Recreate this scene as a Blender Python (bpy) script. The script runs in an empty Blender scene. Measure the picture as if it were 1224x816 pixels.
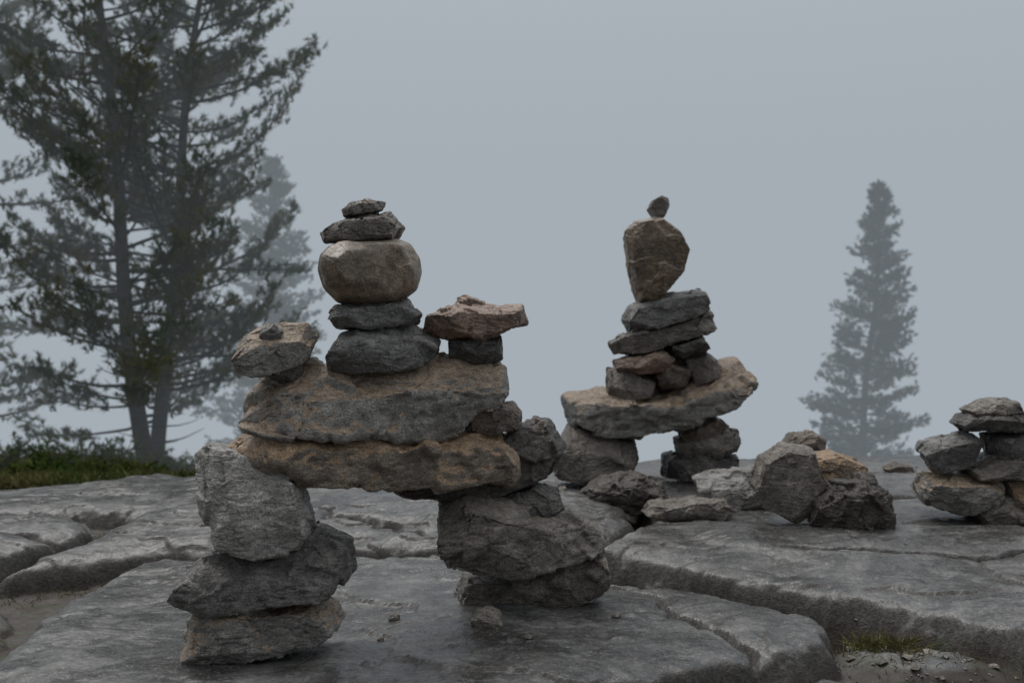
import bpy, math, random
import numpy as np
from mathutils import Vector
random.seed(7)
rng = np.random.default_rng(7)
scene = bpy.context.scene
F = 1190.0; CH = 0.75          # focal length in photo pixels, eye height (m)

# ------------------------------------------------------------------ noise
def _mx(n, c):
    n = (n ^ (n >> 15))*c & 0xFFFFFFFF
    return n ^ (n >> 13)
def _h(ix, iy, iz, s):
    n = (ix.astype(np.int64)*374761393 + s*1274126177) & 0xFFFFFFFF
    n = _mx(n, 0x2C1B3C6D)
    n = (n + iy.astype(np.int64)*668265263) & 0xFFFFFFFF
    n = _mx(n, 0x297A2D39)
    n = (n + iz.astype(np.int64)*1440662683) & 0xFFFFFFFF
    n = _mx(n, 0x2C1B3C6D); n = _mx(n, 0x297A2D39)
    return (n & 0xFFFFFF)/float(0xFFFFFF)*2-1
def vn(x, y, z, s=0):
    fx, fy, fz = np.floor(x), np.floor(y), np.floor(z)
    u, v, w = x-fx, y-fy, z-fz
    u = u*u*u*(u*(u*6-15)+10); v = v*v*v*(v*(v*6-15)+10); w = w*w*w*(w*(w*6-15)+10)
    flat = not np.any(w)
    r = 0
    for a in (0, 1):
        for b in (0, 1):
            for c in ((0,) if flat else (0, 1)):
                wt = (u if a else 1-u)*(v if b else 1-v)*(w if c else 1-w)
                r = r + wt*_h(fx+a, fy+b, fz+c, s)
    return r
def fbm(x, y, z, o=4, s=0, g=0.5):
    r = 0; a = 1
    flat = not np.any(z)
    for i in range(o):
        r = r + a*vn(x, y, z, s+i*17); a *= g
        x, y = x*2.03+3.1, y*2.03+1.7
        if not flat: z = z*2.03+5.3
    return r
def sstep(a, b, x):
    t = np.clip((x-a)/(b-a), 0, 1); return t*t*(3-2*t)

# ------------------------------------------------------------------ mesh helpers
def mesh_from(name, V, faces_flat, loop_tot, smooth=True):
    me = bpy.data.meshes.new(name)
    V = np.asarray(V, dtype=np.float32)
    me.vertices.add(len(V)); me.vertices.foreach_set("co", V.ravel())
    ff = np.asarray(faces_flat, dtype=np.int32).ravel()
    me.loops.add(len(ff)); me.loops.foreach_set("vertex_index", ff)
    n = len(ff)//loop_tot
    me.polygons.add(n)
    me.polygons.foreach_set("loop_start", np.arange(n, dtype=np.int32)*loop_tot)
    me.polygons.foreach_set("loop_total", np.full(n, loop_tot, dtype=np.int32))
    me.polygons.foreach_set("use_smooth", np.full(n, smooth))
    me.update(calc_edges=True)
    return me
def add_obj(name, me, parent=None, mat=None):
    ob = bpy.data.objects.new(name, me)
    scene.collection.objects.link(ob)
    if parent: ob.parent = parent
    if mat: me.materials.append(mat)
    return ob
def empty(name, loc=(0, 0, 0)):
    e = bpy.data.objects.new(name, None); scene.collection.objects.link(e)
    e.empty_display_size = 0.1
    return e

# ------------------------------------------------------------------ materials
class NB:
    def __init__(s, mat):
        mat.use_nodes = True; s.nt = mat.node_tree; s.nt.nodes.clear()
    def n(s, t, **kw):
        nd = s.nt.nodes.new(t)
        for k, v in kw.items(): setattr(nd, k, v)
        return nd
    def l(s, a, b): s.nt.links.new(a, b)
    def noise(s, vec, scale, detail=6, rough=0.6, dist=0.0):
        nd = s.n('ShaderNodeTexNoise'); nd.inputs['Scale'].default_value = scale
        nd.inputs['Detail'].default_value = detail; nd.inputs['Roughness'].default_value = rough
        nd.inputs['Distortion'].default_value = dist
        s.l(vec, nd.inputs['Vector']); return nd.outputs['Fac']
    def ramp(s, fac, stops):
        r = s.n('ShaderNodeValToRGB'); e = r.color_ramp.elements
        while len(e) < len(stops): e.new(0.5)
        for i, (p, c) in enumerate(stops):
            e[i].position = p; e[i].color = (c, c, c, 1) if not hasattr(c, '__len__') else (*c, 1)
        s.l(fac, r.inputs[0]); return r.outputs[0]
    def mix(s, fac, a, b, mode='MIX'):
        m = s.n('ShaderNodeMix', data_type='RGBA', blend_type=mode)
        for sock, v in ((m.inputs[0], fac), (m.inputs[6], a), (m.inputs[7], b)):
            if hasattr(v, 'links'): s.l(v, sock)
            elif hasattr(v, '__len__'): sock.default_value = (*v, 1)
            else: sock.default_value = v
        return m.outputs[2]
    def math(s, op, a, b=0.0):
        m = s.n('ShaderNodeMath', operation=op)
        for sock, v in ((m.inputs[0], a), (m.inputs[1], b)):
            if hasattr(v, 'links'): s.l(v, sock)
            else: sock.default_value = v
        return m.outputs[0]
    def crack(s, tc, scale, warp, wscale, width, gate):
        vo = s.n('ShaderNodeTexVoronoi', feature='DISTANCE_TO_EDGE'); vo.inputs['Scale'].default_value = scale
        w = s.n('ShaderNodeTexNoise'); w.inputs['Scale'].default_value = wscale; w.inputs['Detail'].default_value = 3; s.l(tc, w.inputs['Vector'])
        vm = s.n('ShaderNodeVectorMath', operation='MULTIPLY_ADD'); s.l(w.outputs['Color'], vm.inputs[0]); vm.inputs[1].default_value = (warp,)*3; s.l(tc, vm.inputs[2])
        s.l(vm.outputs[0], vo.inputs['Vector'])
        vein = s.ramp(vo.outputs['Distance'], [(0.0, 0.0), (width, 1.0)])
        return s.mix(gate, (1, 1, 1), vein)

def rock_mat(name, base, stain, stain_amt=0.4, top=None, top_amt=0.0, rough=0.45, bump=1.0, thr=0.42, bed=1.0):
    m = bpy.data.materials.new(name); b = NB(m)
    out = b.n('ShaderNodeOutputMaterial'); p = b.n('ShaderNodeBsdfPrincipled'); b.l(p.outputs[0], out.inputs[0])
    tc = b.n('ShaderNodeTexCoord').outputs['Object']
    big = b.noise(tc, 9, 2, 0.6, 0.4); med = b.noise(tc, 38, 4, 0.72); fine = b.noise(tc, 210, 2, 0.75)
    mp = b.n('ShaderNodeMapping'); mp.inputs['Rotation'].default_value = (.1, .12, 0); mp.inputs['Scale'].default_value = (1, 1, 5); b.l(tc, mp.inputs[0])
    beds = b.noise(mp.outputs[0], 11, 4, .65)
    grit = b.n('ShaderNodeTexVoronoi'); grit.inputs['Scale'].default_value = 420; b.l(tc, grit.inputs['Vector'])
    gs = b.n('ShaderNodeSeparateColor'); b.l(grit.outputs['Color'], gs.inputs[0]); gr_ = gs.outputs[0]
    c = b.mix(b.ramp(big, [(0.38, 0.0), (0.62, 1.0)]), [x*0.60 for x in base], [min(1, x*1.22) for x in base])
    c = b.mix(b.ramp(med, [(0.42, 0), (0.60, stain_amt)]), c, stain)
    if top is not None:
        g = b.n('ShaderNodeNewGeometry'); sx = b.n('ShaderNodeSeparateXYZ'); b.l(g.outputs['Normal'], sx.inputs[0])
        nz = b.math('ADD', sx.outputs[2], b.math('MULTIPLY', b.math('SUBTRACT', big, 0.5), 0.9))
        nz = b.math('ADD', nz, b.math('MULTIPLY', b.math('SUBTRACT', med, 0.5), 0.5))
        k = b.ramp(nz, [(thr, 0.0), (thr+.18, top_amt)])
        tcol = b.mix(b.ramp(med, [(0.38, 0), (0.62, 1)]), [x*0.62 for x in top], [x*1.2 for x in top])
        c = b.mix(k, c, tcol)
    c = b.mix(0.9, c, b.ramp(fine, [(0.3, 0.52), (0.5, 0.97), (0.70, 1.40)]), 'MULTIPLY')
    line = b.ramp(beds, [(0.455, 1.0), (0.49, 0.45), (0.52, 1.0)])
    c = b.mix(0.6*bed, c, line, 'MULTIPLY')
    c = b.mix(b.ramp(gr_, [(0.90, 0.0), (0.95, 0.25)]), c, (0.42, 0.42, 0.41))
    c = b.mix(b.ramp(gr_, [(0.06, 0.45), (0.11, 0.0)]), c, (0.03, 0.03, 0.03))
    b.l(c, p.inputs['Base Color'])
    b.l(b.ramp(med, [(0.35, rough-0.2), (0.65, rough+0.15)]), p.inputs['Roughness'])
    p.inputs['Specular IOR Level'].default_value = 0.6
    h = b.math('ADD', b.math('MULTIPLY', med, 1.1), b.math('MULTIPLY', fine, 0.30))
    h = b.math('ADD', h, b.math('MULTIPLY', line, 0.18*bed))
    bp = b.n('ShaderNodeBump'); bp.inputs['Strength'].default_value = 0.85*bump; bp.inputs['Distance'].default_value = 0.011
    b.l(h, bp.inputs['Height']); b.l(bp.outputs[0], p.inputs['Normal'])
    return m
TAN = (0.39, 0.29, 0.20)
M = {
 'grey':  rock_mat('grey_rock', (0.24, 0.235, 0.226), (0.12, 0.112, 0.102), 0.7),
 'mid':   rock_mat('dark_grey_rock', (0.17, 0.162, 0.152), (0.09, 0.080, 0.071), 0.7),
 'pale':  rock_mat('pale_rock', (0.46, 0.445, 0.42), (0.27, 0.245, 0.215), 0.6),
 'dark':  rock_mat('dark_rock', (0.12, 0.110, 0.100), (0.06, 0.053, 0.046), 0.7),
 'darkbrown': rock_mat('dark_brown_rock', (0.098, 0.080, 0.065), (0.048, 0.037, 0.030), 0.7),
 'brown': rock_mat('brown_rock', (0.22, 0.172, 0.13), (0.10, 0.075, 0.055), 0.6),
 'slab':  rock_mat('tan_topped_rock', (0.35, 0.335, 0.312), (0.18, 0.16, 0.138), 0.6, TAN, 0.9, thr=.31),
 'slab2': rock_mat('rusty_topped_rock', (0.30, 0.25, 0.198), (0.155, 0.115, 0.083), 0.7, (0.43, 0.29, 0.175), 0.95, thr=.16),
 'red':   rock_mat('reddish_rock', (0.31, 0.205, 0.152), (0.17, 0.112, 0.082), 0.5, (0.47, 0.35, 0.28), 0.7),
 'ball':  rock_mat('river_boulder_rock', (0.28, 0.205, 0.14), (0.10, 0.072, 0.050), 0.75, (0.42, 0.37, 0.31), 0.65, bump=0.45, bed=.15),
 'gb':    rock_mat('grey_brown_rock', (0.25, 0.222, 0.19), (0.12, 0.098, 0.077), 0.65),
}

# ------------------------------------------------------------------ stones
def hash_str(s):
    h = 7
    for ch in s: h = (h*31+ord(ch)) % 1000003
    return h
def make_stone(name, outline, depth, D, mat, parent, ft=0.22, rough=1.0, rnd=0, seed=None, skew=0.0, cx=0.0, dy=0.0, facet=True, blk=1.0):
    """outline: measured profile of the stone (photo px at distance `depth`) turned into metres; D: thickness in m."""
    seed = seed if seed is not None else hash_str(name+str(outline[0])) % 9999
    r = np.random.default_rng(seed)
    o = np.array(outline, float)
    dep = depth + skew*(o[:, 0]-cx) + dy
    dm = dep-0.2*D                      # the profile was measured on the near half of the stone
    X = (o[:, 0]-612)/F*dm; Z = CH+(408-o[:, 1])/F*dm; Y = dep
    n = len(o)
    P = np.stack([X, Y, Z], 1)
    c = P.mean(0); zmin = P[:, 2].min()
    size = max(np.ptp(X), np.ptp(Z))
    if facet: lay = [(-0.5, 0.89*blk), (-0.46, 0.97), (-0.1, 1.01), (0.2, 1.0), (0.41, 0.93), (0.5, 0.82)]
    else: lay = [(-0.5, 0.45), (-0.38, 0.82), (-0.1, 1.0), (0.15, 1.0), (0.38, 0.82), (0.5, 0.45)]
    V = []
    sh = (r.random(2)-0.5)*0.10*size
    for t, s in lay:
        L = P.copy()
        ss = s*(1+(r.random(n)-0.5)*0.10*(1 if abs(t) > 0.15 else 0.15))
        L[:, 0] = c[0]+(P[:, 0]-c[0])*ss + sh[0]*t
        zz = c[2]+(P[:, 2]-c[2])*ss
        if t < 0: zz = zmin+(zz-zmin)*(1-ft*(-t/0.5))
        L[:, 2] = zz
        L[:, 1] = P[:, 1]+t*D*(1+(r.random(n)-0.5)*0.14)
        V.append(L)
    V = np.concatenate(V); faces = []
    k = len(lay)
    for a in range(k-1):
        for i in range(n):
            j = (i+1) % n
            faces.append((a*n+i, a*n+j, (a+1)*n+j, (a+1)*n+i))
    faces.append(tuple(range(n))[::-1]); faces.append(tuple((k-1)*n+i for i in range(n)))
    me = bpy.data.meshes.new('tmp'); me.from_pydata([tuple(v) for v in V], [], faces); me.update()
    ob = bpy.data.objects.new('tmp', me); scene.collection.objects.link(ob)
    ob.modifiers.new('t', 'TRIANGULATE')
    md = ob.modifiers.new('r', 'REMESH'); md.mode = 'VOXEL'; md.voxel_size = max(size/105, 0.0013)
    dg = bpy.context.evaluated_depsgraph_get(); ev = ob.evaluated_get(dg); m2 = bpy.data.meshes.new_from_object(ev)
    bpy.data.objects.remove(ob); bpy.data.meshes.remove(me)
    nv = len(m2.vertices)
    co = np.empty(nv*3, np.float32); m2.vertices.foreach_get('co', co); co = co.reshape(-1, 3).astype(float)
    ed = np.empty(len(m2.edges)*2, np.int32); m2.edges.foreach_get('vertices', ed); ed = ed.reshape(-1, 2)
    deg = np.bincount(ed.ravel(), minlength=nv).astype(float)[:, None]
    def smooth(co, it, f=0.6):
        for _ in range(it):
            s = np.zeros_like(co)
            for q in range(3):
                s[:, q] = np.bincount(ed[:, 0], co[ed[:, 1], q], nv)+np.bincount(ed[:, 1], co[ed[:, 0], q], nv)
            co = co+(s/np.maximum(deg, 1)-co)*f
        return co
    def normals(co):
        m2.vertices.foreach_set('co', co.astype(np.float32).ravel()); m2.update()
        no = np.empty(nv*3, np.float32); m2.vertices.foreach_get('normal', no); return no.reshape(-1, 3).astype(float)
    co = smooth(co, rnd+2)
    q = co/size
    no = normals(co)
    co = co+no*(fbm(q[:, 0]*2.5+seed, q[:, 1]*2.5, q[:, 2]*2.5, 2, seed)*0.008*size)[:, None]
    # broken planes: everything beyond a random plane is pressed flat onto it (in the stone's own proportions)
    if facet:
        cen = (co.min(0)+co.max(0))/2
        ext = (co.max(0)-co.min(0))/2
        cs = (co-cen)/ext
        for kk in range(12):
            if kk < 7: nn = np.array([r.normal()*.50, -1.0, r.normal()*.42])
            else: nn = np.array([r.normal()*.5, 1.0, r.normal()*.5])
            nn /= np.linalg.norm(nn)
            dd = cs@nn; sp = np.percentile(dd, 99.7)
            fac = 0.985-0.20*r.random()
            ex = np.clip(dd-sp*fac, 0, None)*0.97
            cs = cs-ex[:, None]*nn
        co = cen+cs*ext
    no = normals(co)
    lo, hi = co.min(0), co.max(0); nc = 44
    cc = lo+(hi-lo)*r.random((nc, 3)); rv = (r.random((nc, 3))-0.5)
    wx = co+np.stack([vn(co[:, 0]*40, co[:, 1]*40, co[:, 2]*40, qq) for qq in (1, 2, 3)], 1)*size*0.012
    idx = ((wx[:, None, :]-cc[None])**2).sum(2).argmin(1)
    disp = np.clip((rv[idx]*(co-cc[idx])).sum(1), -0.05*size, 0.05*size)*0.42*rough
    co = co+no*disp[:, None]
    co = smooth(co, 1, 0.4)
    no = normals(co)
    o2 = fbm(q[:, 0]*12+seed, q[:, 1]*12, q[:, 2]*18, 4, seed+5, .58)*0.0055
    rd = 1-np.abs(fbm(q[:, 0]*3.2, q[:, 1]*3.2, q[:, 2]*20+seed, 3, seed+9))
    o3 = -np.clip(rd-0.88, 0, 1)*0.10
    pit = -np.clip(vn(q[:, 0]*26, q[:, 1]*26, q[:, 2]*30, seed+3)-.35, 0, 1)*.012
    co = co+no*((o2*rough+o3*rough+pit*rough)*size)[:, None]
    m2.vertices.foreach_set('co', co.astype(np.float32).ravel())
    m2.polygons.foreach_set('use_smooth', np.full(len(m2.polygons), True)); m2.update()
    m2.name = name; m2.materials.clear()
    return add_obj(name, m2, parent, M[mat])

c1 = empty('stone_cairn')
SK = 0.38/325
def s1(name, outline, D, mat, **kw):
    kw.setdefault('skew', SK); make_stone(name, outline, kw.pop('dep', 2.42), D, mat, c1, cx=310, **kw)
s1('foot_stone_a', [(218,744),(232,732),(300,724),(375,720),(400,730),(404,748),(385,768),(340,782),(240,796),(222,782)], .20, 'slab', ft=.1, skew=0.0003)
s1('foot_stone_b', [(208,710),(214,693),(244,660),(264,645),(300,648),(374,628),(408,655),(412,690),(398,706),(290,724),(232,728),(211,722)], .25, 'mid', ft=.25, skew=0.0003, dy=.02)
s1('leg_block', [(228,545),(243,530),(290,540),(350,562),(370,640),(362,658),(310,666),(265,656),(240,610)], .19, 'pale', ft=.02, skew=0.0003, dy=-.015)
s1('lower_slab', [(248,533),(282,505),(400,512),(560,510),(600,514),(618,545),(618,574),(560,579),(470,582),(400,574),(315,564),(258,549)], .25, 'slab2', ft=.30, blk=1.08)
s1('upper_slab', [(273,492),(292,455),(355,430),(440,438),(520,422),(600,430),(603,462),(574,480),(562,514),(520,523),(440,525),(350,518),(280,509)], .26, 'slab', ft=.42, blk=1.08)
s1('dark_wedge', [(470,584),(560,565),(600,525),(628,500),(655,503),(676,535),(660,567),(605,595),(540,600),(500,594)], .22, 'darkbrown', dy=.05, ft=.1)
s1('corner_block', [(560,487),(570,478),(612,479),(624,492),(622,512),(590,519),(564,515)], .11, 'brown', dy=-.05)
s1('shim_stone', [(600,594),(640,578),(668,587),(672,603),(650,617),(590,610)], .16, 'dark')
s1('right_leg_upper', [(520,640),(524,603),(545,590),(600,594),(700,622),(725,645),(690,669),(610,690),(570,688),(530,674)], .28, 'gb', ft=.2, dy=-.02)
s1('right_leg_lower', [(547,717),(555,688),(620,681),(660,660),(718,653),(722,690),(714,708),(650,729),(570,735),(550,727)], .24, 'gb', ft=.12, dep=2.82, skew=0.0001)
s1('neck_stone', [(392,424),(405,398),(430,386),(490,383),(524,405),(515,427),(480,444),(420,449),(396,442)], .19, 'grey', ft=.3)
s1('flat_stone', [(390,378),(400,364),(440,360),(485,356),(503,374),(495,386),(440,393),(398,391)], .17, 'grey', ft=.25)
s1('round_boulder', [(377,322),(380,303),(390,291),(410,286),(440,285),(470,283),(488,290),(500,306),(502,324),(496,345),(472,360),(430,366),(400,361),(384,346)], .24, 'ball', ft=.0, rough=.22, rnd=26, facet=False)
s1('cap_stone', [(381,277),(400,266),(440,257),(465,252),(479,270),(470,284),(430,290),(388,288)], .15, 'gb', ft=.2)
s1('cap_chip', [(405,265),(425,258),(450,253),(453,264),(430,270),(408,269)], .08, 'dark', ft=.1)
s1('top_chip', [(408,250),(418,241),(440,236),(459,240),(455,250),(430,258),(411,258)], .09, 'gb', ft=.2)
s1('shoulder_stone', [(276,427),(285,400),(310,386),(365,382),(375,400),(362,429),(340,444),(300,451),(280,443)], .17, 'slab', ft=.38)
s1('shoulder_chip', [(308,402),(313,390),(326,387),(337,395),(334,406),(318,410)], .05, 'grey', ft=.2, dy=-.05)
s1('shoulder_shim', [(322,448),(345,430),(362,430),(362,450),(340,458)], .12, 'dark')
s1('plinth_stone', [(536,405),(570,400),(598,401),(600,428),(590,435),(560,434),(538,426)], .13, 'dark')
s1('red_plate', [(505,395),(511,374),(545,360),(600,364),(624,362),(628,386),(600,395),(580,406),(540,404),(515,402)], .18, 'red', ft=.25)
s1('red_chip', [(545,356),(555,351),(580,360),(577,369),(555,368)], .06, 'red', ft=.2)

c2 = empty('stone_cairn')
def s2(name, outline, D, mat, **kw):
    make_stone(name, outline, 4.5, D, mat, c2, **kw)
s2('left_leg', [(658,552),(680,508),(700,510),(757,523),(761,545),(750,570),(710,576),(668,572)], .34, 'gb')
s2('right_foot', [(797,547),(830,538),(882,543),(884,562),(840,574),(796,572)], .3, 'dark')
s2('right_leg_mid', [(808,525),(860,508),(884,515),(880,537),(850,547),(813,547)], .25, 'gb')
s2('right_leg_top', [(812,512),(855,495),(872,508),(850,527),(818,527)], .22, 'brown')
s2('broad_slab', [(680,475),(740,463),(800,468),(860,437),(885,431),(903,450),(870,477),(820,502),(760,520),(720,522),(688,507)], .36, 'slab', ft=.28)
s2('block_a', [(725,472),(727,439),(760,442),(783,455),(778,474),(740,480)], .25, 'gb')
s2('block_b', [(735,431),(790,413),(804,425),(792,444),(750,448),(737,442)], .25, 'red')
s2('block_c', [(783,447),(798,428),(826,438),(822,460),(790,466)], .25, 'brown')
s2('block_d', [(820,427),(845,418),(861,432),(856,450),(830,462)], .22, 'gb')
s2('block_e', [(802,411),(840,398),(849,415),(820,429),(805,425)], .25, 'dark')
s2('core_stone', [(750,470),(760,415),(830,400),(845,440),(830,470)], .18, 'dark', dy=.08)
s2('long_stone', [(730,410),(745,400),(800,384),(850,371),(857,388),(820,405),(770,421),(735,423)], .28, 'gb', ft=.2)
s2('stone_f', [(745,382),(755,365),(790,350),(840,345),(849,365),(820,381),(770,397),(750,397)], .28, 'grey')
s2('standing_stone', [(746,277),(760,264),(790,259),(808,275),(821,300),(816,322),(799,345),(785,361),(765,359),(756,335),(749,300)], .26, 'ball', ft=0, rough=.7, rnd=5)
s2('head_stone', [(775,249),(780,239),(790,234),(799,237),(801,246),(794,259),(783,262)], .12, 'gb', ft=0, rnd=6, rough=.5)

c3 = empty('stone_cairn')
def s3(name, outline, D, mat, **kw):
    make_stone(name, outline, 3.80, D, mat, c3, **kw)
s3('stone_a', [(1159,490),(1185,478),(1215,477),(1219,492),(1165,497)], .16, 'gb')
s3('stone_b', [(1147,507),(1155,495),(1224,490),(1232,505),(1226,515),(1160,516)], .2, 'dark')
s3('stone_c', [(1103,540),(1110,530),(1165,517),(1177,525),(1165,552),(1125,568)], .2, 'grey')
s3('stone_d', [(1185,520),(1232,513),(1240,550),(1190,548)], .2, 'dark')
s3('stone_e', [(1158,560),(1190,543),(1240,548),(1243,574),(1165,572)], .26, 'gb')
s3('stone_f', [(1106,582),(1112,568),(1165,567),(1197,570),(1192,600),(1150,614),(1110,603)], .24, 'slab')
s3('stone_g', [(1203,572),(1240,570),(1243,602),(1208,604)], .2, 'slab2')
s3('stone_h', [(1165,608),(1200,590),(1245,600),(1245,628),(1175,626)], .25, 'gb')

def rock(outline, dep, D, mat, **kw):
    make_stone('rock', outline, dep+.2*D, D, mat, None, **kw)
rock([(692,600),(715,575),(765,564),(792,574),(796,600),(760,613),(700,610)], 4.0, .24, 'darkbrown', rough=1.4)
rock([(770,614),(776,602),(830,595),(868,597),(878,610),(860,622),(790,622)], 3.80, .16, 'gb')
rock([(832,572),(870,562),(915,560),(925,585),(905,612),(880,622),(845,602)], 3.95, .2, 'pale', dy=.05, ft=.4)
rock([(902,582),(915,549),(940,533),(972,536),(985,570),(980,608),(950,623),(915,607)], 3.7, .24, 'gb', ft=.1)
rock([(965,547),(1000,540),(1034,552),(1036,580),(1015,605),(975,600)], 3.85, .22, 'slab2', ft=.1)
rock([(970,625),(977,600),(1005,576),(1048,570),(1066,592),(1068,628),(1040,637),(990,637)], 3.6, .2, 'darkbrown', rough=1.8)
rock([(940,530),(950,518),(975,516),(988,526),(984,540),(945,540)], 4.7, .2, 'brown')
rock([(1080,592),(1100,579),(1112,587),(1110,600),(1085,600)], 4.2, .12, 'gb')
rock([(1058,560),(1072,553),(1090,556),(1092,566),(1065,567)], 4.6, .10, 'brown')
rock([(640,590),(655,580),(676,583),(680,594),(650,597)], 4.15, .10, 'gb')

# ------------------------------------------------------------------ terrain
def G(x, y):
    zr = np.interp(x, [-6, -2.6, -1.5, 0, 2.4, 6], [-.12, -.04, .045, .10, .165, .2])     # crest
    zm = np.interp(x, [-6, -2.0, -1.0, .3, 2.4, 6], [-.05, .02, .05, .115, .13, .15])       # y=4.3
    z = np.zeros_like(x)
    z = z+np.where((y >= 3.1) & (y < 4.3), zm*(y-3.1)/1.2, 0)
    z = z+np.where((y >= 4.3) & (y < 5.2), zm+(zr-zm)*(y-4.3)/.9, 0)
    tl = sstep(-.38, -.20, x/np.maximum(y, 1))
    far = zr-(y-5.2)*0.17
    left = np.where(y < 9, zr-(y-5.2)*.135, zr-.513-(y-9)*.10)
    far = np.maximum(left*(1-tl)+far*tl, -22+0*y)
    return np.where(y >= 5.2, far, z)
def sdist(poly, x, y):
    d = np.full(x.shape, 1e9); inside = np.zeros(x.shape, bool)
    n = len(poly)
    for i in range(n):
        ax, ay = poly[i]; bx, by = poly[(i+1) % n]
        ex, ey = bx-ax, by-ay
        t = np.clip(((x-ax)*ex+(y-ay)*ey)/(ex*ex+ey*ey), 0, 1)
        d = np.minimum(d, np.hypot(x-ax-t*ex, y-ay-t*ey))
        c = (ay > y) != (by > y)
        xi = ax+(y-ay)*ex/(ey if abs(ey) > 1e-9 else 1e-9)
        inside ^= c & (x < xi)
    return np.where(inside, -d, d)
PL = [ # polygon, offset, tilt x, tilt y, dome
 ([(-1.3,.2),(-1.12,2.2),(-1.27,2.5),(-1.36,2.9),(-1.17,3.36),(-.52,3.44),(-.145,3.36),(.27,3.2),(.58,2.98),(.76,2.84),(.84,2.64),(.77,2.46),(.52,2.34),(.27,2.25),(.08,2.12),(0.0,.2)], 0, 0, 0, .022),
 ([(.08,.2),(.17,2.08),(.3,2.17),(.55,2.24),(.9,2.24),(1.3,2.24),(4,2.2),(4,.2)], -.025, 0, 0, .02),
 ([(.30,3.36),(.64,3.10),(.90,2.97),(1.04,2.84),(1.18,2.70),(1.27,2.50),(1.42,2.36),(4,2.32),(4,3.55),(2.2,3.62),(1.3,3.72),(.5,3.75)], .030, 0, .02, .020),
 ([(.62,3.45),(.92,3.20),(1.28,3.10),(1.42,2.85),(1.58,2.68),(1.95,2.55),(4,2.62),(4,3.5),(2.2,3.55),(1.3,3.62),(.7,3.62)], .048, 0, .02, .012),
 ([(.52,3.80),(1.3,3.78),(2.2,3.68),(4.5,3.6),(4.5,4.5),(2,4.6),(.4,4.62)], .0, 0, 0, .02),
 ([(-.1,4.66),(2,4.66),(5,4.55),(5,5.9),(-.1,5.9)], .0, 0, 0, .015),
 ([(-4,1.8),(-1.65,2.0),(-1.45,2.75),(-1.62,3.2),(-4,3.1)], -.05, 0, 0, .03),
 ([(-5,3.2),(-2.3,3.25),(-1.72,3.3),(-1.55,3.75),(-2.1,4.15),(-5,4.1)], .02, .03, 0, .03),
 ([(-1.62,3.28),(-1.3,3.42),(-.6,3.52),(-.2,3.46),(.2,3.42),(.4,3.75),(.3,4.15),(-.6,4.0),(-1.35,4.1),(-1.5,3.7)], .015, 0, .08, .04),
 ([(-1.2,3.66),(-.5,3.70),(.1,3.62),(.22,3.85),(-.5,3.92),(-1.1,3.98)], .04, 0, .08, .02),
 ([(-5,4.2),(-2.1,4.24),(-1.4,4.2),(-.6,4.12),(.3,4.25),(.32,4.6),(-.2,4.7),(-.2,5.8),(-5,5.8)], .0, 0, 0, .02),
 ([(-1.55,2.05),(-1.22,2.15),(-1.32,2.5),(-1.45,2.6)], -.09, 0, 0, .02),
]
def dseg(pl, x, y):
    d = np.full(x.shape, 1e9)
    for (ax, ay), (bx, by) in zip(pl[:-1], pl[1:]):
        ex, ey = bx-ax, by-ay
        t = np.clip(((x-ax)*ex+(y-ay)*ey)/(ex*ex+ey*ey), 0, 1)
        d = np.minimum(d, np.hypot(x-ax-t*ex, y-ay-t*ey))
    return d
CR = [ ([(.30,3.17),(.42,2.95),(.47,2.72),(.55,2.52),(.58,2.36)], .030, .009),
       ([(.9,3.4),(1.6,3.3),(2.6,3.35)], .035, .012),
       ([(-1.0,4.15),(-.7,3.8),(-.3,3.6)], .03, .014), ([(-3,3.6),(-2.2,3.72),(-1.6,3.6)], .03, .014),
       ([(.5,4.1),(1.4,4.15),(2.6,4.0)], .03, .02),
       ([(-3,4.7),(-1.5,4.75),(-.3,4.9)], .03, .03), ([(1.5,3.3),(1.45,3.0),(1.7,2.7)], .015, .008)]
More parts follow.
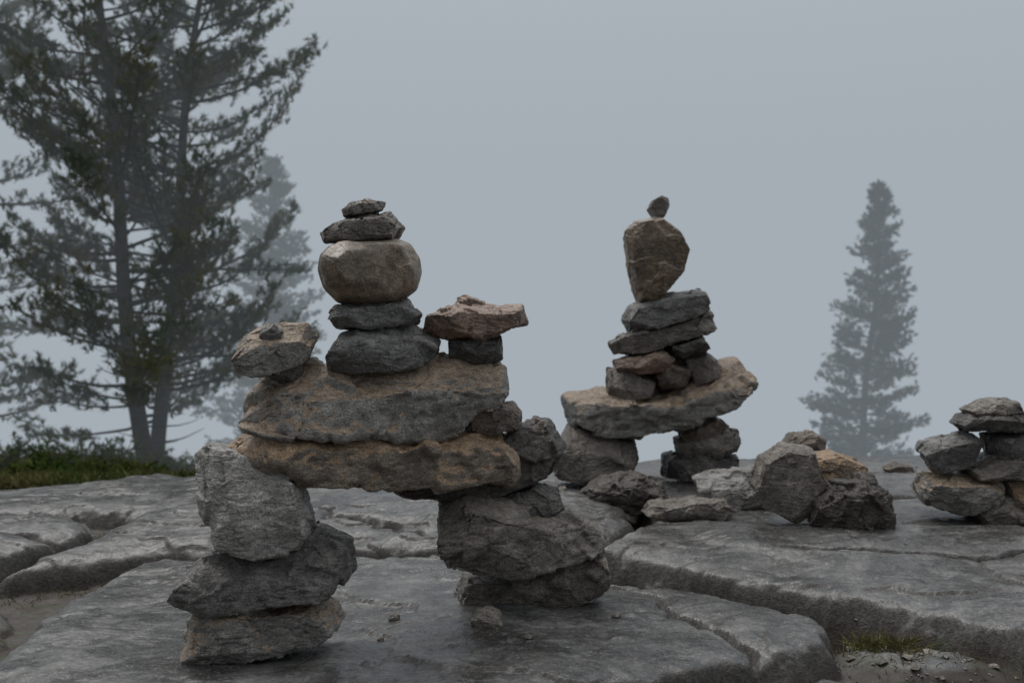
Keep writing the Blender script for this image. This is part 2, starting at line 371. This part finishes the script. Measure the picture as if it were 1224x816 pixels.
def terrain_z(x, y, detail=True):
    Z0 = np.zeros_like(x)
    wx = x+.060*fbm(x*2.2, y*2.2, Z0, 4, 3)+.015*fbm(x*10, y*10, Z0, 4, 8)
    wy = y+.060*fbm(x*2.2+9, y*2.2, Z0, 4, 4)+.015*fbm(x*10+4, y*10, Z0, 4, 9)
    g = G(x, y)
    near = sstep(6.3, 5.2, y)*sstep(6, 4, np.abs(x))
    # soil-filled pocket between the front slab and the right-hand ledge
    pocket = np.exp(-(((x-1.02)/.24)**2+((y-2.50)/.22)**2)**2)
    base = g-(.09+.05*sstep(.2, .8, x)*sstep(3.6, 3.2, y))*near
    z = base*(1-pocket)+pocket*(g-.050+.008*fbm(x*12, y*12, Z0, 3, 15))
    for poly, off, tx, ty, dome in PL:
        sd = sdist(poly, wx, wy)
        pc = np.mean(np.array(poly), 0)
        k = 2.6+1.2*vn(wx*2.5, wy*2.5, Z0, 91); w = .010
        fall = k*(np.sqrt((sd)**2+w*w)+sd)/2
        fall = fall+dome*np.exp(np.minimum(sd, 0)/.09)*.9
        z = np.maximum(z, g+off+dome*.35+ty*np.clip(wy-pc[1], -1, 1)*.5+tx*np.clip(wx-pc[0], -1, 1)*.5-fall)
    for pl, dp, w in CR:
        d = dseg(pl, wx, wy)
        z = z-dp*np.exp(-(d/w)**2)-dp*.35*np.exp(-(d/(w*5))**2)
    amp = 1+sstep(8, 30, y)*4
    z = z+(.014*fbm(x*1.3, y*1.3, Z0, 3, 21))*amp
    if detail:
        z = z+.006*fbm(x*5, y*5, Z0, 4, 31)
        # thin broken sheets (exfoliation steps)
        t = fbm(x*.9+7, y*1.3, Z0, 5, 61)*2.2
        fr = t-np.floor(t); z = z+.009*(np.floor(t)+sstep(.0, .06, fr))*sstep(-.1, .3, vn(x*.8, y*.8, Z0, 66))
        u = x*.9+y*.35; v = y*.9-x*.35
        rd = 1-np.abs(fbm(u*1.4, v*3, Z0, 4, 41)); z = z-.008*np.clip(rd-.95, 0, 1)/.05*.6
        z = z+.0016*fbm(x*40, y*40, Z0, 3, 51, .6)
        z = z-.004*np.clip(vn(x*22, y*22, Z0, 71)-.5, 0, 1)
    inpk = pocket*sstep(.012, -.012, z-(g-.038))
    soil = np.maximum(np.clip((g-.045-z)/.04, 0, 1)*near, np.clip(inpk*2.0, 0, 1))
    return z, soil
def axis(lo, hi, step, lo2, hi2, gr):
    a = list(np.arange(lo, hi, step)); s = step
    while a[-1] < hi2: s *= gr; a.append(a[-1]+s)
    s = step; b = []; c = lo
    while c > lo2: s *= gr; c -= s; b.append(c)
    return np.array(b[::-1]+a)
ax = axis(-2.9, 3.0, .0078, -450, 450, 1.07)
ay = axis(1.9, 5.6, .0066, -60, 600, 1.035)
X, Y = np.meshgrid(ax, ay)
Zt, soil = terrain_z(X, Y)
nx, ny = len(ax), len(ay)
i = (np.arange(ny-1)[:, None]*nx+np.arange(nx-1)[None]).ravel()
fc = np.stack([i, i+1, i+1+nx, i+nx], 1)
me = mesh_from('ground', np.stack([X.ravel(), Y.ravel(), Zt.ravel()], 1), fc, 4)
at = me.attributes.new('soil', 'FLOAT', 'POINT'); at.data.foreach_set('value', soil.ravel().astype(np.float32))
gr = sstep(5.9, 7.5, Y+.5*vn(X, Y, 0*X, 5)).ravel()
at = me.attributes.new('grassy', 'FLOAT', 'POINT'); at.data.foreach_set('value', gr.astype(np.float32))

# small loose stones standing on the front slab: seated on the real ground height
def small_stone(x, y, w_, h_, seed):
    z = float(terrain_z(np.array([x], float), np.array([y], float))[0][0])
    k_ = F/(y-.2*w_)
    px = lambda X_: 612+X_*k_
    py = lambda Z_: 408-(Z_-CH)*k_
    sh = [(-.5,.45),(-.3,.85),(.1,1.0),(.42,.75),(.5,.3),(.35,-.12),(-.2,-.15),(-.45,-.05)]
    make_stone('rock', [(px(x+a*w_), py(z+c_*h_)) for a, c_ in sh], y, w_*.9, 'gb', None, ft=.25, seed=seed)
small_stone(-.065, 2.56, .080, .046, 5)
small_stone(-.315, 2.66, .030, .020, 9)
small_stone(-.33, 2.50, .018, .010, 12)

gm = bpy.data.materials.new('wet_bedrock'); b = NB(gm)
out = b.n('ShaderNodeOutputMaterial'); p = b.n('ShaderNodeBsdfPrincipled'); b.l(p.outputs[0], out.inputs[0])
tc = b.n('ShaderNodeTexCoord').outputs['Object']
big = b.noise(tc, 1.7, 5, .65, .5); med = b.noise(tc, 8, 6, .68, .3); fine = b.noise(tc, 80, 4, .75)
mp = b.n('ShaderNodeMapping'); mp.inputs['Rotation'].default_value = (0, 0, .35); mp.inputs['Scale'].default_value = (1, 3.0, 1); b.l(tc, mp.inputs[0])
stre = b.noise(mp.outputs[0], 4, 6, .7, .6)
grv = b.n('ShaderNodeTexVoronoi'); grv.inputs['Scale'].default_value = 260; b.l(tc, grv.inputs['Vector'])
gs = b.n('ShaderNodeSeparateColor'); b.l(grv.outputs['Color'], gs.inputs[0]); grit = gs.outputs[0]
c = b.mix(b.ramp(big, [(.42, 0), (.58, 1)]), (.060, .059, .058), (.145, .143, .140))
c = b.mix(b.ramp(med, [(.42, .85), (.56, 0)]), c, (.040, .039, .038))
c = b.mix(b.ramp(stre, [(.52, 0), (.68, .65)]), c, (.24, .236, .228))
c = b.mix(b.ramp(stre, [(.34, .7), (.45, 0)]), c, (.075, .060, .047))
c = b.mix(.95, c, b.ramp(fine, [(.3, .40), (.5, .97), (.68, 1.5)]), 'MULTIPLY')
c = b.mix(b.ramp(grit, [(.91, 0), (.94, .4)]), c, (.30, .30, .29))
c = b.mix(b.ramp(grit, [(.06, .5), (.10, 0)]), c, (.03, .03, .03))
ckk = b.crack(tc, 1.1, .40, 2.0, .006, b.ramp(big, [(.50, 0), (.56, 1)]))
c = b.mix(.55, c, ckk, 'MULTIPLY')
# steep ledge faces are rougher, darker and browner
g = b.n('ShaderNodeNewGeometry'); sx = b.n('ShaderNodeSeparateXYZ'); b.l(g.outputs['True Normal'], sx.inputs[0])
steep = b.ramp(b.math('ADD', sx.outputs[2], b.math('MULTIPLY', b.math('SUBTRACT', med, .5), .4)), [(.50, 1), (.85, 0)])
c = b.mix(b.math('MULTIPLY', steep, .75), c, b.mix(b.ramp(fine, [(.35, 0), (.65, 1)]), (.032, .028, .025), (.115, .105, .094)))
so = b.n('ShaderNodeAttribute', attribute_name='soil'); ga = b.n('ShaderNodeAttribute', attribute_name='grassy')
moss = b.mix(b.ramp(stre, [(.50, 0), (.58, .8)]), (.050, .033, .024), (.05, .068, .022))
moss = b.mix(b.ramp(fine, [(.3, .2), (.7, 1)]), (.02, .015, .012), moss)
sk = b.math('MULTIPLY', so.outputs['Fac'], b.ramp(med, [(.3, .5), (.55, 1)]))
c = b.mix(sk, c, moss)
c = b.mix(ga.outputs['Fac'], c, b.mix(b.ramp(med, [(.4, 0), (.6, 1)]), (.06, .066, .034), (.09, .080, .05)))
b.l(c, p.inputs['Base Color'])
# rain film: glossy where the rock is darker / smoother
wet = b.mix(b.ramp(big, [(.40, 0), (.60, 1)]), b.ramp(med, [(.38, .18), (.62, .34)]), b.ramp(med, [(.38, .28), (.62, .50)]))
rr = b.mix(b.math('MAXIMUM', b.math('MAXIMUM', sk, steep), ga.outputs['Fac']), wet, (.8, .8, .8))
b.l(rr, p.inputs['Roughness']); p.inputs['Specular IOR Level'].default_value = .70
h = b.math('ADD', b.math('MULTIPLY', med, .60), b.math('MULTIPLY', fine, .30))
h = b.math('ADD', h, b.math('MULTIPLY', ckk, .18)); h = b.math('ADD', h, b.math('MULTIPLY', stre, .25))
h = b.math('ADD', h, b.math('MULTIPLY', b.math('MULTIPLY', steep, fine), .9))
bp = b.n('ShaderNodeBump'); bp.inputs['Strength'].default_value = .65; bp.inputs['Distance'].default_value = .013
b.l(h, bp.inputs['Height']); b.l(bp.outputs[0], p.inputs['Normal'])
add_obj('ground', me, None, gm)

# ------------------------------------------------------------------ pebbles (one object)
def scatter_pebbles():
    n = 560
    x = rng.uniform(-2.4, 2.6, n); y = rng.uniform(2.1, 5.0, n)
    x[:160] = rng.normal(1.02, .10, 160); y[:160] = rng.normal(2.46, .08, 160)
    x[160:200] = rng.normal(.15, .25, 40); y[160:200] = rng.normal(2.62, .12, 40)
    z, s = terrain_z(x, y)
    keep = (s > .25) | (rng.random(n) < .16); keep[160:185] = True
    V = []; Fc = []; o = 0
    ico = [(-1,-.6,0),(1,-.7,.1),(.8,.8,-.1),(-.9,.7,0),(0,-.9,.6),(.1,.8,.7),(-.5,0,.9),(.6,.1,.8),(0,0,-.6)]
    fs = [(0,4,6),(4,1,7),(1,2,7),(2,5,7),(5,3,6),(3,0,6),(4,7,6),(7,5,6),(0,1,4),(2,3,5),(0,8,1),(1,8,2),(2,8,3),(3,8,0)]
    for k in np.nonzero(keep)[0]:
        r = rng.uniform(.0022, .006) if rng.random() < .90 or 160 <= k < 200 else rng.uniform(.008, .016)
        if 160 <= k < 200: r *= .6
        a = rng.uniform(0, 6.28); ca, sa = math.cos(a), math.sin(a)
        for q in ico:
            q = np.array(q)*(1+rng.uniform(-.2, .2, 3))*r
            V.append((x[k]+ca*q[0]-sa*q[1], y[k]+sa*q[0]+ca*q[1], z[k]+q[2]*.6+r*.2))
        Fc += [(f[0]+o, f[1]+o, f[2]+o) for f in fs]; o += 9
    add_obj('pebbles', mesh_from('pebbles', V, Fc, 3, False), None, M['gb'])
scatter_pebbles()

# ------------------------------------------------------------------ vegetation
def leaf_mat(name, a, c2_):
    m = bpy.data.materials.new(name); b = NB(m)
    out = b.n('ShaderNodeOutputMaterial'); p = b.n('ShaderNodeBsdfDiffuse')
    tc = b.n('ShaderNodeTexCoord').outputs['Object']; gi = b.n('ShaderNodeNewGeometry')
    col = b.mix(b.ramp(b.noise(tc, 1.6, 1), [(.38, 0), (.62, 1)]), a, c2_)
    col = b.mix(.7, col, b.ramp(gi.outputs['Random Per Island'], [(0, .6), (1, 1.4)]), 'MULTIPLY')
    b.l(col, p.inputs['Color']); b.l(p.outputs[0], out.inputs[0])
    return m
needle = leaf_mat('pine_needles', (.040, .078, .012), (.125, .120, .018))
spruce = leaf_mat('spruce_needles', (.026, .058, .020), (.052, .080, .026))
bushm = leaf_mat('bush_leaves', (.075, .125, .032), (.14, .160, .05))
grassm = leaf_mat('grass_blades', (.090, .115, .038), (.15, .138, .060))
bark = bpy.data.materials.new('bark'); b = NB(bark)
out = b.n('ShaderNodeOutputMaterial'); p = b.n('ShaderNodeBsdfDiffuse'); b.l(p.outputs[0], out.inputs[0])
tc = b.n('ShaderNodeTexCoord').outputs['Object']; nn = b.noise(tc, 12, 3, .7)
b.l(b.ramp(nn, [(.35, (.018, .014, .011)), (.65, (.055, .042, .032))]), p.inputs['Color'])

class Tubes:
    def __init__(s): s.V = []; s.F = []; s.o = 0
    def add(s, pts, rad, k=5):
        pts = np.asarray(pts); n = len(pts)
        for i in range(n):
            d = pts[min(i+1, n-1)]-pts[max(i-1, 0)]; d = d/(np.linalg.norm(d)+1e-9)
            u = np.cross(d, (0, 0, 1.0) if abs(d[2]) < .9 else (1.0, 0, 0)); u /= np.linalg.norm(u)+1e-9; v = np.cross(d, u)
            for q in range(k):
                a = 6.2832*q/k; s.V.append(pts[i]+rad[i]*(math.cos(a)*u+math.sin(a)*v))
        for i in range(n-1):
            for q in range(k):
                a = s.o+i*k+q; c = s.o+i*k+(q+1) % k
                s.F.append((a, c, c+k, a+k))
        s.o += n*k
def needles(P, Dr, nn, ln, w, spread, r):
    P = np.repeat(P, nn, 0); Dr = np.repeat(Dr, nn, 0); n = len(P)
    rd = r.normal(size=(n, 3)); dd = Dr+rd*spread; dd /= np.linalg.norm(dd, axis=1)[:, None]
    L = ln*r.uniform(.6, 1.15, n)[:, None]
    sd = np.cross(dd, r.normal(size=(n, 3))); sd /= np.linalg.norm(sd, axis=1)[:, None]
    P = P-Dr*r.uniform(0, ln*1.0, n)[:, None]
    return np.stack([P-sd*w/2, P+sd*w/2, P+dd*L], 1).reshape(-1, 3)
def conifer(name, base, top, mat, seed, nbr, rfun, h0, up0, upcurve, sub_sp, sub_len, tuft_n, nl, nw, spread, trunk_r, bow=(0, 0), dead=10, subdroop=0.0, tufts=3, f0=.2, jit=.09):
    r = np.random.default_rng(seed)
    par = empty(name)
    T = Tubes(); base = np.array(base, float); top = np.array(top, float)
    def tp(t):
        q = base+(top-base)*t
        q[0] += bow[0]*math.sin(t*math.pi)+.06*math.sin(t*9+seed); q[1] += bow[1]*math.sin(t*math.pi)
        return q
    ts = np.linspace(0, 1, 26)
    T.add([tp(t) for t in ts], [trunk_r*(1-t)**.8+.012 for t in ts], 9)
    TP = []; TD = []
    for i in range(nbr+dead):
        isdead = i >= nbr
        t = h0+(1-h0)*((i+r.random())/nbr)**.92 if not isdead else r.uniform(.06, max(h0*1.5, .3))
        t = min(t, .995)
        az = r.uniform(0, 6.2832)
        u = (t-h0)/(1-h0)
        L = rfun(max(u, 0), az)*r.uniform(.62, 1.2) if not isdead else r.uniform(.3, 1.0)
        L = max(L, .12)
        e0 = up0(max(u, 0))+r.uniform(-.22, .22)
        n = 9; pts = [tp(t)]; st = L/(n-1); a = az; e = e0
        for k in range(n-1):
            e += upcurve/(n-1)+r.uniform(-jit, jit); a += r.uniform(-.16, .16)
            pts.append(pts[-1]+st*np.array([math.cos(a)*math.cos(e), math.sin(a)*math.cos(e), math.sin(e)]))
        pts = np.array(pts); br = min(.008+.010*L, trunk_r*.5)
        T.add(pts, np.linspace(br, .004, n), 4)
        if isdead: continue
        ff = f0*r.uniform(.5, 1.2) if L > .9 else .2
        ns = max(3, int(L*(1-ff)/sub_sp))
        for k in range(ns):
            f = ff+(1-ff)*(k+r.random())/ns; q = f*(n-1); qi = min(int(q), n-2); root = pts[qi]+(pts[qi+1]-pts[qi])*(q-qi)
            d = pts[qi+1]-pts[qi]; d /= np.linalg.norm(d)
            side = np.cross(d, (0, 0, 1.0)); side /= np.linalg.norm(side)+1e-9
            sg = 1 if k % 2 else -1
            sd = d*r.uniform(.4, 1.1)+side*sg*r.uniform(.4, 1.1)+np.array([0, 0, r.uniform(-.35, .8)-subdroop]); sd /= np.linalg.norm(sd)
            sl = sub_len*r.uniform(.5, 1.25)*(1.15-f*.6)*min(1, L/1.0+.25)
            end = root+sd*sl+np.array([0, 0, .15*sl])
            T.add([root, root+sd*sl*.5, end], [.006, .004, .002], 3)
            for m in range(tufts):
                g = (m+1)/tufts
                TP.append(root+(end-root)*g+r.normal(size=3)*.045); TD.append(sd*.8+np.array([0, 0, .35-subdroop*.6])+r.normal(size=3)*.35)
        TP.append(pts[-1]); TD.append(pts[-1]-pts[-2])
    TD = np.array(TD); TD /= np.linalg.norm(TD, axis=1)[:, None]
    V = needles(np.array(TP), TD, tuft_n, nl, nw, spread, r)
    add_obj('trunk_and_limbs', mesh_from('wood', T.V, T.F, 4), par, bark)
    add_obj('needles', mesh_from('needles', V, np.arange(len(V)), 3, False), par, mat)
    return par
def W(px, py, d): return ((px-612)/F*d, d, CH+(408-py)/F*d)
def gz(x, y): return float(terrain_z(np.array([x], float), np.array([y], float), False)[0][0])
def base_at(px, d):
    x = (px-612)/F*d; return (x, d, gz(x, d)-.15)
def rf(u, az): return (2.65-.85*u)*(.74+.26*math.sin(min(1, u*2.2+.25)*1.57))
P1 = dict(up0=lambda u: -.06+.40*u, upcurve=.55, sub_sp=.086, sub_len=.50, tuft_n=20, nl=.11, nw=.018, spread=.60, f0=.36, tufts=4, jit=.13)
conifer('pine_tree', base_at(178, 15.5), W(108, -190, 15.5), needle, 3, 106, rf, .10, trunk_r=.125, bow=(-.10, 0), dead=12, **P1)
conifer('pine_tree', base_at(190, 16.0), W(262, -140, 16.0), needle, 11, 106, rf, .10, trunk_r=.115, bow=(-.18, .1), dead=12, **P1)
conifer('pine_tree', base_at(-70, 17.5), W(-45, -60, 17.5), needle, 29, 84, rf, .08, trunk_r=.12, bow=(.1, .1), dead=8, **P1)
S1 = dict(up0=lambda u: -.15+.55*u, upcurve=.30, sub_sp=.085, sub_len=.40, tuft_n=18, nl=.11, nw=.024, spread=.6, dead=4, subdroop=.2, jit=.12)
conifer('spruce_tree', base_at(318, 28), W(325, 190, 28), spruce, 21, 200, lambda u, az: (1.9*(1-u)**.7+.16), .08, trunk_r=.12, **S1)
conifer('spruce_tree', base_at(1027, 26), W(1054, 222, 26), spruce, 33, 225, lambda u, az: (1.50*(1-u)**.75+.10), .06, trunk_r=.10, **S1)

def bush(px, d, R, seed):
    r = np.random.default_rng(seed); par = empty('bush'); T = Tubes(); TP = []; TD = []
    x = (px-612)/F*d; z = gz(x, d); root = np.array([x, d, z])
    for k in range(60):
        az = r.uniform(0, 6.28); el = r.uniform(.15, 1.4); L = R*r.uniform(.40, 1.35)
        dr = np.array([math.cos(az)*math.cos(el)*1.3, math.sin(az)*math.cos(el)*1.3, math.sin(el)*.8])
        pts = [root+dr*L*f+r.normal(size=3)*.03 for f in (0, .35, .7, 1)]
        T.add(pts, [.010, .008, .005, .003], 4)
        for f in np.linspace(.3, 1, 9):
            TP.append(root+dr*L*f+r.normal(size=3)*.09*R); TD.append(dr+r.normal(size=3)*.4)
    TD = np.array(TD); TD /= np.linalg.norm(TD, axis=1)[:, None]
    V = needles(np.array(TP), TD, 16, .070, .018, .8, r)
    add_obj('stems', mesh_from('stems', T.V, T.F, 4), par, bark)
    add_obj('leaves', mesh_from('leaves', V, np.arange(len(V)), 3, False), par, bushm)
bush(85, 14, .70, 1); bush(140, 14.5, .55, 2); bush(10, 13.5, .55, 3); bush(200, 15, .36, 4); bush(50, 12.5, .38, 5); bush(245, 16, .42, 6); bush(165, 11.5, .24, 7); bush(112, 11.8, .30, 8); bush(25, 9.5, .24, 9); bush(75, 9.0, .18, 10)

def blades(n, x, y, ln, w, lean, r):
    z, s = terrain_z(x, y)
    P = np.stack([x, y, z-.004], 1); d = np.stack([r.normal(size=n)*lean, r.normal(size=n)*lean, np.ones(n)], 1); d /= np.linalg.norm(d, axis=1)[:, None]
    L = ln*r.uniform(.5, 1.2, n)[:, None]; sd = np.cross(d, r.normal(size=(n, 3))); sd /= np.linalg.norm(sd, axis=1)[:, None]
    mid = P+d*L*.55; tip = P+d*L+np.stack([d[:, 0], d[:, 1], -.25*np.ones(n)], 1)*L*.35
    return np.stack([P-sd*w/2, P+sd*w/2, mid+sd*w*.4, tip, mid-sd*w*.4], 1).reshape(-1, 3)
r = np.random.default_rng(5)
n = 26000
y = 6.4+10*r.random(n)**1.3; xx = -y*r.uniform(.28, .66, n)
cl = vn(xx*1.2, y*1.2, 0*y, 77)+.5*vn(xx*4, y*4, 0*y, 78); k = cl > -.05; xx, y = xx[k], y[k]
Vg = blades(len(xx), xx, y, .16, .010, .6, r)
cr = []
for (px_, py_, sx_, sy_, m, l) in [(.95,2.58,.05,.035,300,.06),(.99,2.50,.10,.06,260,.025),(-1.62,3.28,.16,.06,260,.03),(-1.5,3.95,.2,.05,300,.04),(-1.28,2.42,.03,.08,150,.03),
                              (-.15,3.47,.10,.03,160,.03),(.45,3.79,.15,.03,160,.035),(-.6,4.07,.3,.03,160,.03),(-1.25,3.40,.1,.03,120,.03)]:
    a, c_ = r.normal(px_, sx_, m), r.normal(py_, sy_, m)
    _, s_ = terrain_z(a, c_); q = s_ > .12
    if q.sum(): cr.append(blades(int(q.sum()), a[q], c_[q], l, .0026, .6, r))
Vg = np.concatenate([Vg]+cr)
add_obj('grass', mesh_from('grass', Vg, np.arange(len(Vg)), 5, False), None, grassm)

# ------------------------------------------------------------------ fog bank beyond the crest (volume whose own glow stands in for scattered skylight)
FOG = (.375, .422, .464); SIG = .028
fm = bpy.data.materials.new('fog'); b = NB(fm)
out = b.n('ShaderNodeOutputMaterial'); va = b.n('ShaderNodeVolumeAbsorption'); em = b.n('ShaderNodeEmission'); ad = b.n('ShaderNodeAddShader')
va.inputs['Color'].default_value = (0, 0, 0, 1); va.inputs['Density'].default_value = SIG
em.inputs['Color'].default_value = (*FOG, 1); em.inputs['Strength'].default_value = SIG
b.l(va.outputs[0], ad.inputs[0]); b.l(em.outputs[0], ad.inputs[1]); b.l(ad.outputs[0], out.inputs['Volume'])
x0, x1, y0, y1, z0, z1 = -300, 300, 12.6, 420, -60, 26
Vb = [(x0,y0,z0),(x1,y0,z0),(x1,y1,z0),(x0,y1,z0),(x0,y0,z1),(x1,y0,z1),(x1,y1,z1),(x0,y1,z1)]
Fb = [(0,3,2,1),(4,5,6,7),(0,1,5,4),(1,2,6,5),(2,3,7,6),(3,0,4,7)]
add_obj('fog', mesh_from('fog', Vb, Fb, 4, False), None, fm)

# ------------------------------------------------------------------ world + sun
SE, SR = math.radians(62), math.radians(-40)
w = bpy.data.worlds.new('World'); scene.world = w; w.use_nodes = True; b = NB(w)
wo = b.n('ShaderNodeOutputWorld'); sky = b.n('ShaderNodeTexSky'); sky.sky_type = 'NISHITA'; sky.sun_disc = False
sky.sun_elevation = SE; sky.sun_rotation = SR
b1 = b.n('ShaderNodeBackground'); b1.inputs[1].default_value = .06; b.l(sky.outputs[0], b1.inputs[0])
tcw = b.n('ShaderNodeTexCoord'); sp = b.n('ShaderNodeSeparateXYZ'); b.l(tcw.outputs['Generated'], sp.inputs[0])
ov = b.ramp(sp.outputs[2], [(0, (.372, .416, .455)), (.12, (.402, .450, .495)), (.40, (.57, .615, .66)), (1.0, (1.08, 1.07, 1.06))])
# dimming added to the overcast behind the camera, to darken camera-facing stone
yy = b.math('ADD', b.math('MULTIPLY', sp.outputs[1], .5), .5)
ov = b.mix(1.0, ov, b.ramp(yy, [(.15, .40), (.62, 1.0)]), 'MULTIPLY')
b2 = b.n('ShaderNodeBackground'); b.l(ov, b2.inputs[0]); b2.inputs[1].default_value = 1.10
mx = b.n('ShaderNodeMixShader'); mx.inputs[0].default_value = .94
b.l(b1.outputs[0], mx.inputs[1]); b.l(b2.outputs[0], mx.inputs[2]); b.l(mx.outputs[0], wo.inputs[0])
sl = bpy.data.lights.new('sun', 'SUN'); sl.energy = 1.5; sl.angle = math.radians(30); sl.color = (1, .965, .93)
so_ = bpy.data.objects.new('sun', sl); scene.collection.objects.link(so_)
sdv = Vector((math.sin(SR)*math.cos(SE), math.cos(SR)*math.cos(SE), math.sin(SE)))
so_.rotation_euler = sdv.to_track_quat('Z', 'Y').to_euler()

# ------------------------------------------------------------------ camera
cam = bpy.data.cameras.new('camera'); co_ = bpy.data.objects.new('camera', cam); scene.collection.objects.link(co_)
co_.location = (0, 0, CH); co_.rotation_euler = (math.radians(90), 0, 0)
cam.lens = 35; cam.sensor_width = 36; cam.clip_end = 2000
cam.dof.use_dof = True; cam.dof.focus_distance = 2.55; cam.dof.aperture_fstop = 4.0
scene.camera = co_
scene.view_settings.view_transform = 'Standard'; scene.view_settings.look = 'None'; scene.view_settings.exposure = 0
